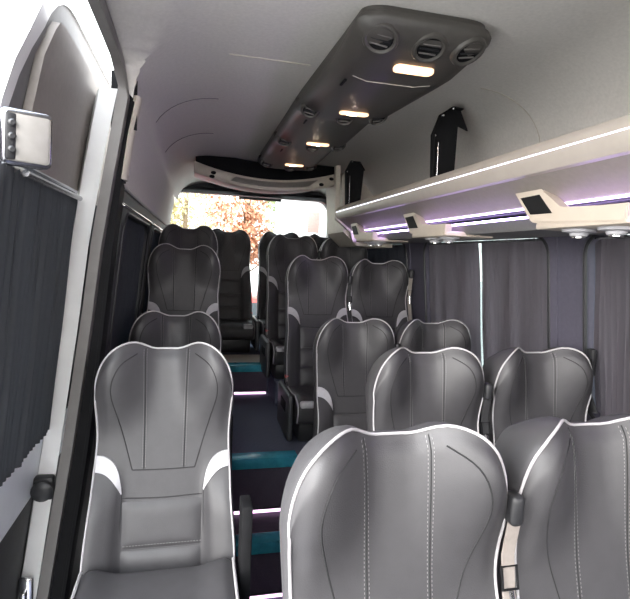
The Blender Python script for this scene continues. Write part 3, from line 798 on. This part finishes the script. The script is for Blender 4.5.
def add_belt(t, side, m, ztopb=.93, zlow=.33):
    x = side*.219
    def py(z): return yF(.2, z)-.010
    g = bmesh.new(); bx(g, x-.014, x+.014, py(ztopb)-.014, py(ztopb)+.024, ztopb-.005, ztopb+.055, .010, 3); link('belt_guide', g, M['blackp'], t)
    b = bmesh.new(); strap(b, [(x, py(z), z) for z in (ztopb, ztopb-.07, ztopb-.14, .70, .58, .46, zlow)], .026, .004)
    w = link('seat_belt', b, m, t)
    za, zb2 = ztopb-.09, ztopb-.13
    r = bmesh.new(); tube(r, [(x-.016, py(za)-.006, za), (x+.016, py(za)-.006, za), (x+.016, py(zb2)-.008, zb2), (x-.016, py(zb2)-.008, zb2)], .003, 6, True); link('belt_ring', r, M['blackmetal'], w)
    r = bmesh.new(); tube(r, [(x, py(zb2)-.010, zb2), (x+side*.004, py(zb2-.05)-.008, zb2-.05)], .005, 8); link('belt_hook', r, M['chrome'], w)

low = make_seat(.26, -.51, -.07); high = make_seat(.47, -.64, -.13)
XL = -.083
seats = {}
spec = [
 ('A', high, XL, 1.592, -.288, 0, 'nearest left seat facing forward with full cushion, beside the open door'),
 ('A2', low, XL, 2.394, -.280, 0, 'second seat of left column, only its top showing behind nearest one'),
 ('A3', low, XL+.018, 3.063, .045, 0, 'third seat of left column, directly in front of the rearmost black one'),
 ('A4', low, XL+.028, 3.773, .200, 0, 'rearmost seat of left column, black against the rear window'),
 ('B', low, .372, .785, -.302, 0, 'largest seatback in the foreground, centre bottom of the photo'),
 ('C', low, .815, .785, -.300, 0, 'foreground seatback cut off by the bottom right corner'),
 ('D', low, .806, 1.557, -.298, 0, 'second row right seat on the aisle, directly behind the largest seatback'),
 ('J', low, 1.266, 1.557, -.298, 0, 'second row window seat in front of the bare grey right pillar'),
 ('E', low, .806, 2.387, -.301, 0, 'third row right seat on the aisle with visible left accent'),
 ('Ep', low, 1.246, 2.387, -.301, 0, 'third row window seat below the bright curtain slit'),
 ('F', low, .799, 3.238, .013, 0, 'raised aisle seat at centre with red buckle and side shield'),
 ('G', low, 1.239, 3.238, .005, 0, 'raised purple-lit window seat with a pale belt on its shoulder'),
 ('H', low, .782, 4.08, .179, 0, 'dark aisle seat right of the aisle, last before the rear bench'),
 ('H2', low, 1.222, 4.08, .174, 0, 'dark window seat behind the purple-lit one, below rack end'),
 ('R2', low, .300, 4.83, .236, 0, 'black rear row seat straight at the end of the aisle'),
 ('R3', low, .80, 4.83, .236, 0, 'black rear row seat half hidden left of the dark aisle seat'),
 ('R4', low, 1.25, 4.83, .236, 0, 'rear row corner seat glimpsed before the right rear window edge'),
]
for key, proto, x, y, zt, rz, lab in spec:
    seats[key] = dup(proto, lab, (x, y, zt-HT))
for p in (low, high):
    def kill(o):
        for c in list(o.children): kill(c)
        bpy.data.objects.remove(o)
    kill(p)
for k in ('F', 'H', 'E', 'D'): add_shield(seats[k], -1)
for k in ('R2',): add_shield(seats[k], 1)
add_armrest(seats['A'], 1); add_armrest(seats['A2'], 1)
for k in ('D', 'E', 'F', 'H'): add_belt(seats[k], 1, M['web'])
add_belt(seats['B'], 1, M['webpale'], .93); add_belt(seats['G'], 1, M['webpale'], .99)
# pillar mounted belts
for (y, z, f, sgn, lab) in ((1.615, -.36, wr, -1, 'black belt anchor on the bare grey right pillar'), ):
    t = thing('belt_anchor', lab, 'seat belt', (f(z), y, z))
    link('anchor_cover', box(min(sgn*.002, sgn*.03), max(sgn*.002, sgn*.03), -.018, .018, -.055, .055, bev=.01), M['blackp'], t)
    bm = bmesh.new(); strap(bm, [(sgn*.034, -.01, .02), (sgn*.034, -.02, -.12), (f(-.55)-f(z)+sgn*.03, -.03, -.55-z)], .035, .004, (1, 0, 0)); link('seat_belt', bm, M['web'], t)
    bm = bmesh.new(); lathe(bm, [(.003, 0), (.012, 0), (.010, .006), (.004, .007)], 14, (sgn*.03, 0, -.02), Matrix.Rotation(sgn*PI/2, 4, 'Y')); link('bolt', bm, M['chrome'], t)

# ------------------------------------------------------------------ outside
ZG = -2.25
bm = bmesh.new(); bx(bm, -40, 40, -20, 60, ZG-.1, ZG)
struct('ground', bm, M['asphalt'], smooth=False)
def tree(x, y, h, r, m, lab, n=2600):
    rr = random.Random(lab)
    t = thing('tree', lab, 'tree', (x, y, ZG), 0, 'trees behind the bus')
    bm = bmesh.new(); tube(bm, [(0, 0, 0), (.05, .02, h*.3), (.0, .08, h*.6), (.05, 0, h*.85)], .12, 8)
    for k in range(7):
        a = k*.9; z = h*(.3+.07*k); tube(bm, [(0, 0, z), (r*.4*math.cos(a), r*.4*math.sin(a), z+.4), (r*.8*math.cos(a), r*.8*math.sin(a), z+.6)], .03, 6)
    link('trunk', bm, M['bark'], t)
    bm = bmesh.new()
    blobs = [(rr.gauss(0, r*.5), rr.gauss(0, r*.5), h*rr.uniform(.42, .95), r*rr.uniform(.35, .6)) for _ in range(16)]
    for _ in range(n):
        b = rr.choice(blobs); v = Vector((rr.gauss(0, 1), rr.gauss(0, 1), rr.gauss(0, 1))).normalized()*b[3]*rr.uniform(.6, 1)
        c = Vector(b[:3])+v; s = rr.uniform(.04, .09)
        q = Matrix.Rotation(rr.uniform(0, 6), 3, 'Z') @ Matrix.Rotation(rr.uniform(0, 3), 3, 'X')
        vs = [bm.verts.new(c+q @ Vector(d)*s) for d in ((-.5, -1, 0), (.5, -1, .1), (.9, .2, 0), (0, 1.3, .1), (-.9, .2, 0))]
        bm.faces.new(vs)
    link('leaves', bm, m, t, False)
tree(-2.0, 16.5, 5.4, 1.5, M['yellow'], 'pale yellow tree at the left of the rear window')
tree(1.75, 18.6, 5.0, 1.35, M['orange'], 'orange autumn tree in the middle of the rear window')
tree(4.6, 24.0, 6.0, 1.4, M['green'], 'green tree right of the orange one beyond the rear window')
tree(-.6, 28.0, 6.6, 1.9, M['yellow'], 'yellow green tree behind, left of the orange tree')
bld = thing('building', 'white rendered building at the right end of the rear window', 'building', (2.89, 12.0, ZG))
link('wall', box(-.62, 2.6, 0, 3, 0, 4.2), M['render'], bld, False)
wn = link('window', box(-.28, .02, -.04, .02, 2.85, 3.36, bev=.01), M['pink'], bld)
link('frame', box(-.31, .05, -.03, .02, 2.81, 3.40, bev=.005), M['white'], wn)
def car(x, y, m, lab, rz=0):
    t = thing('car', lab, 'car', (x, y, ZG), rz, 'parked cars behind the bus')
    prof = [(-2.1, .35), (-2.1, .8), (-1.9, .95), (-1.2, 1.0), (-.6, 1.45), (.7, 1.45), (1.4, 1.0), (2.0, .92), (2.15, .7), (2.15, .35)]
    link('body', prism(bmesh.new(), prof, lambda a, z: (a, -.85, z), lambda a, z: (a, .85, z)), m, t)
    link('window', prism(bmesh.new(), [(-1.0, 1.03), (-.55, 1.38), (.65, 1.38), (1.15, 1.03)], lambda a, z: (a, -.86, z), lambda a, z: (a, .86, z)), M['carglass'], t)
    for a in (-1.3, 1.35):
        for s in (-1, 1):
            bm = bmesh.new(); lathe(bm, [(.02, -.1), (.30, -.1), (.33, -.06), (.33, .06), (.30, .1), (.02, .1)], 20, (a, s*.78, .33), Matrix.Rotation(PI/2, 4, 'X')); link('wheel', bm, M['blackp'], t)
car(.9, 10.0, M['carred'], 'red car parked low behind the rear window', .1)
car(-1.2, 12.6, M['carblue'], 'bluish car parked at the left behind the rear window', .1)

# ------------------------------------------------------------------ light
w = bpy.data.worlds.new('World'); S.world = w; w.use_nodes = True
nt = w.node_tree; bg = nt.nodes['Background']
tc = nt.nodes.new('ShaderNodeTexCoord'); sp = nt.nodes.new('ShaderNodeSeparateXYZ'); rp = nt.nodes.new('ShaderNodeValToRGB')
nt.links.new(tc.outputs['Generated'], sp.inputs[0]); nt.links.new(sp.outputs['Z'], rp.inputs['Fac'])
rp.color_ramp.elements[0].color = (1.0, .97, .93, 1); rp.color_ramp.elements[1].color = (.80, .90, 1.0, 1)
nt.links.new(rp.outputs['Color'], bg.inputs['Color'])
SUN = Vector((-.72, -.50, .48)).normalized()
dt = nt.nodes.new('ShaderNodeVectorMath'); dt.operation = 'DOT_PRODUCT'; dt.inputs[1].default_value = SUN
nt.links.new(tc.outputs['Generated'], dt.inputs[0])
mr = nt.nodes.new('ShaderNodeMapRange'); mr.interpolation_type = 'SMOOTHSTEP'
mr.inputs['From Min'].default_value = -.1; mr.inputs['From Max'].default_value = 1.0; mr.inputs['To Min'].default_value = 2.6; mr.inputs['To Max'].default_value = 7.5
nt.links.new(dt.outputs['Value'], mr.inputs['Value']); nt.links.new(mr.outputs['Result'], bg.inputs['Strength'])
sun = bpy.data.lights.new('sun', 'SUN'); sun.energy = 2.5; sun.angle = .9; sun.color = (1, .93, .84)
so = bpy.data.objects.new('sun', sun); COL.objects.link(so)
so.rotation_euler = (-SUN).to_track_quat('-Z', 'Y').to_euler()

# ------------------------------------------------------------------ camera
f, yaw, pitch, roll = 499.62, .2364, .0833, .0437
cy, sy, cp, sp_, cr, sr = math.cos(yaw), math.sin(yaw), math.cos(pitch), math.sin(pitch), math.cos(roll), math.sin(roll)
r0 = Vector((cy, -sy, 0)); fw = Vector((sy*cp, cy*cp, -sp_)); u0 = Vector((sy*sp_, cy*sp_, cp))
rt = r0*cr+u0*sr; up = u0*cr-r0*sr
cam = bpy.data.cameras.new('camera'); co = bpy.data.objects.new('camera', cam); COL.objects.link(co)
cam.sensor_fit = 'HORIZONTAL'; cam.sensor_width = 36; cam.lens = f/630*36; cam.clip_start = .02; cam.clip_end = 300
mw = Matrix((rt, up, -fw)).transposed().to_4x4(); co.matrix_world = mw
S.camera = co
S.view_settings.view_transform = 'Standard'; S.view_settings.look = 'None'; S.view_settings.gamma = 1; S.view_settings.use_curve_mapping = False
S.view_settings.exposure = 1.1
S.cycles.use_denoising = True
S.cycles.max_bounces = 8; S.cycles.diffuse_bounces = 5; S.cycles.sample_clamp_indirect = 6
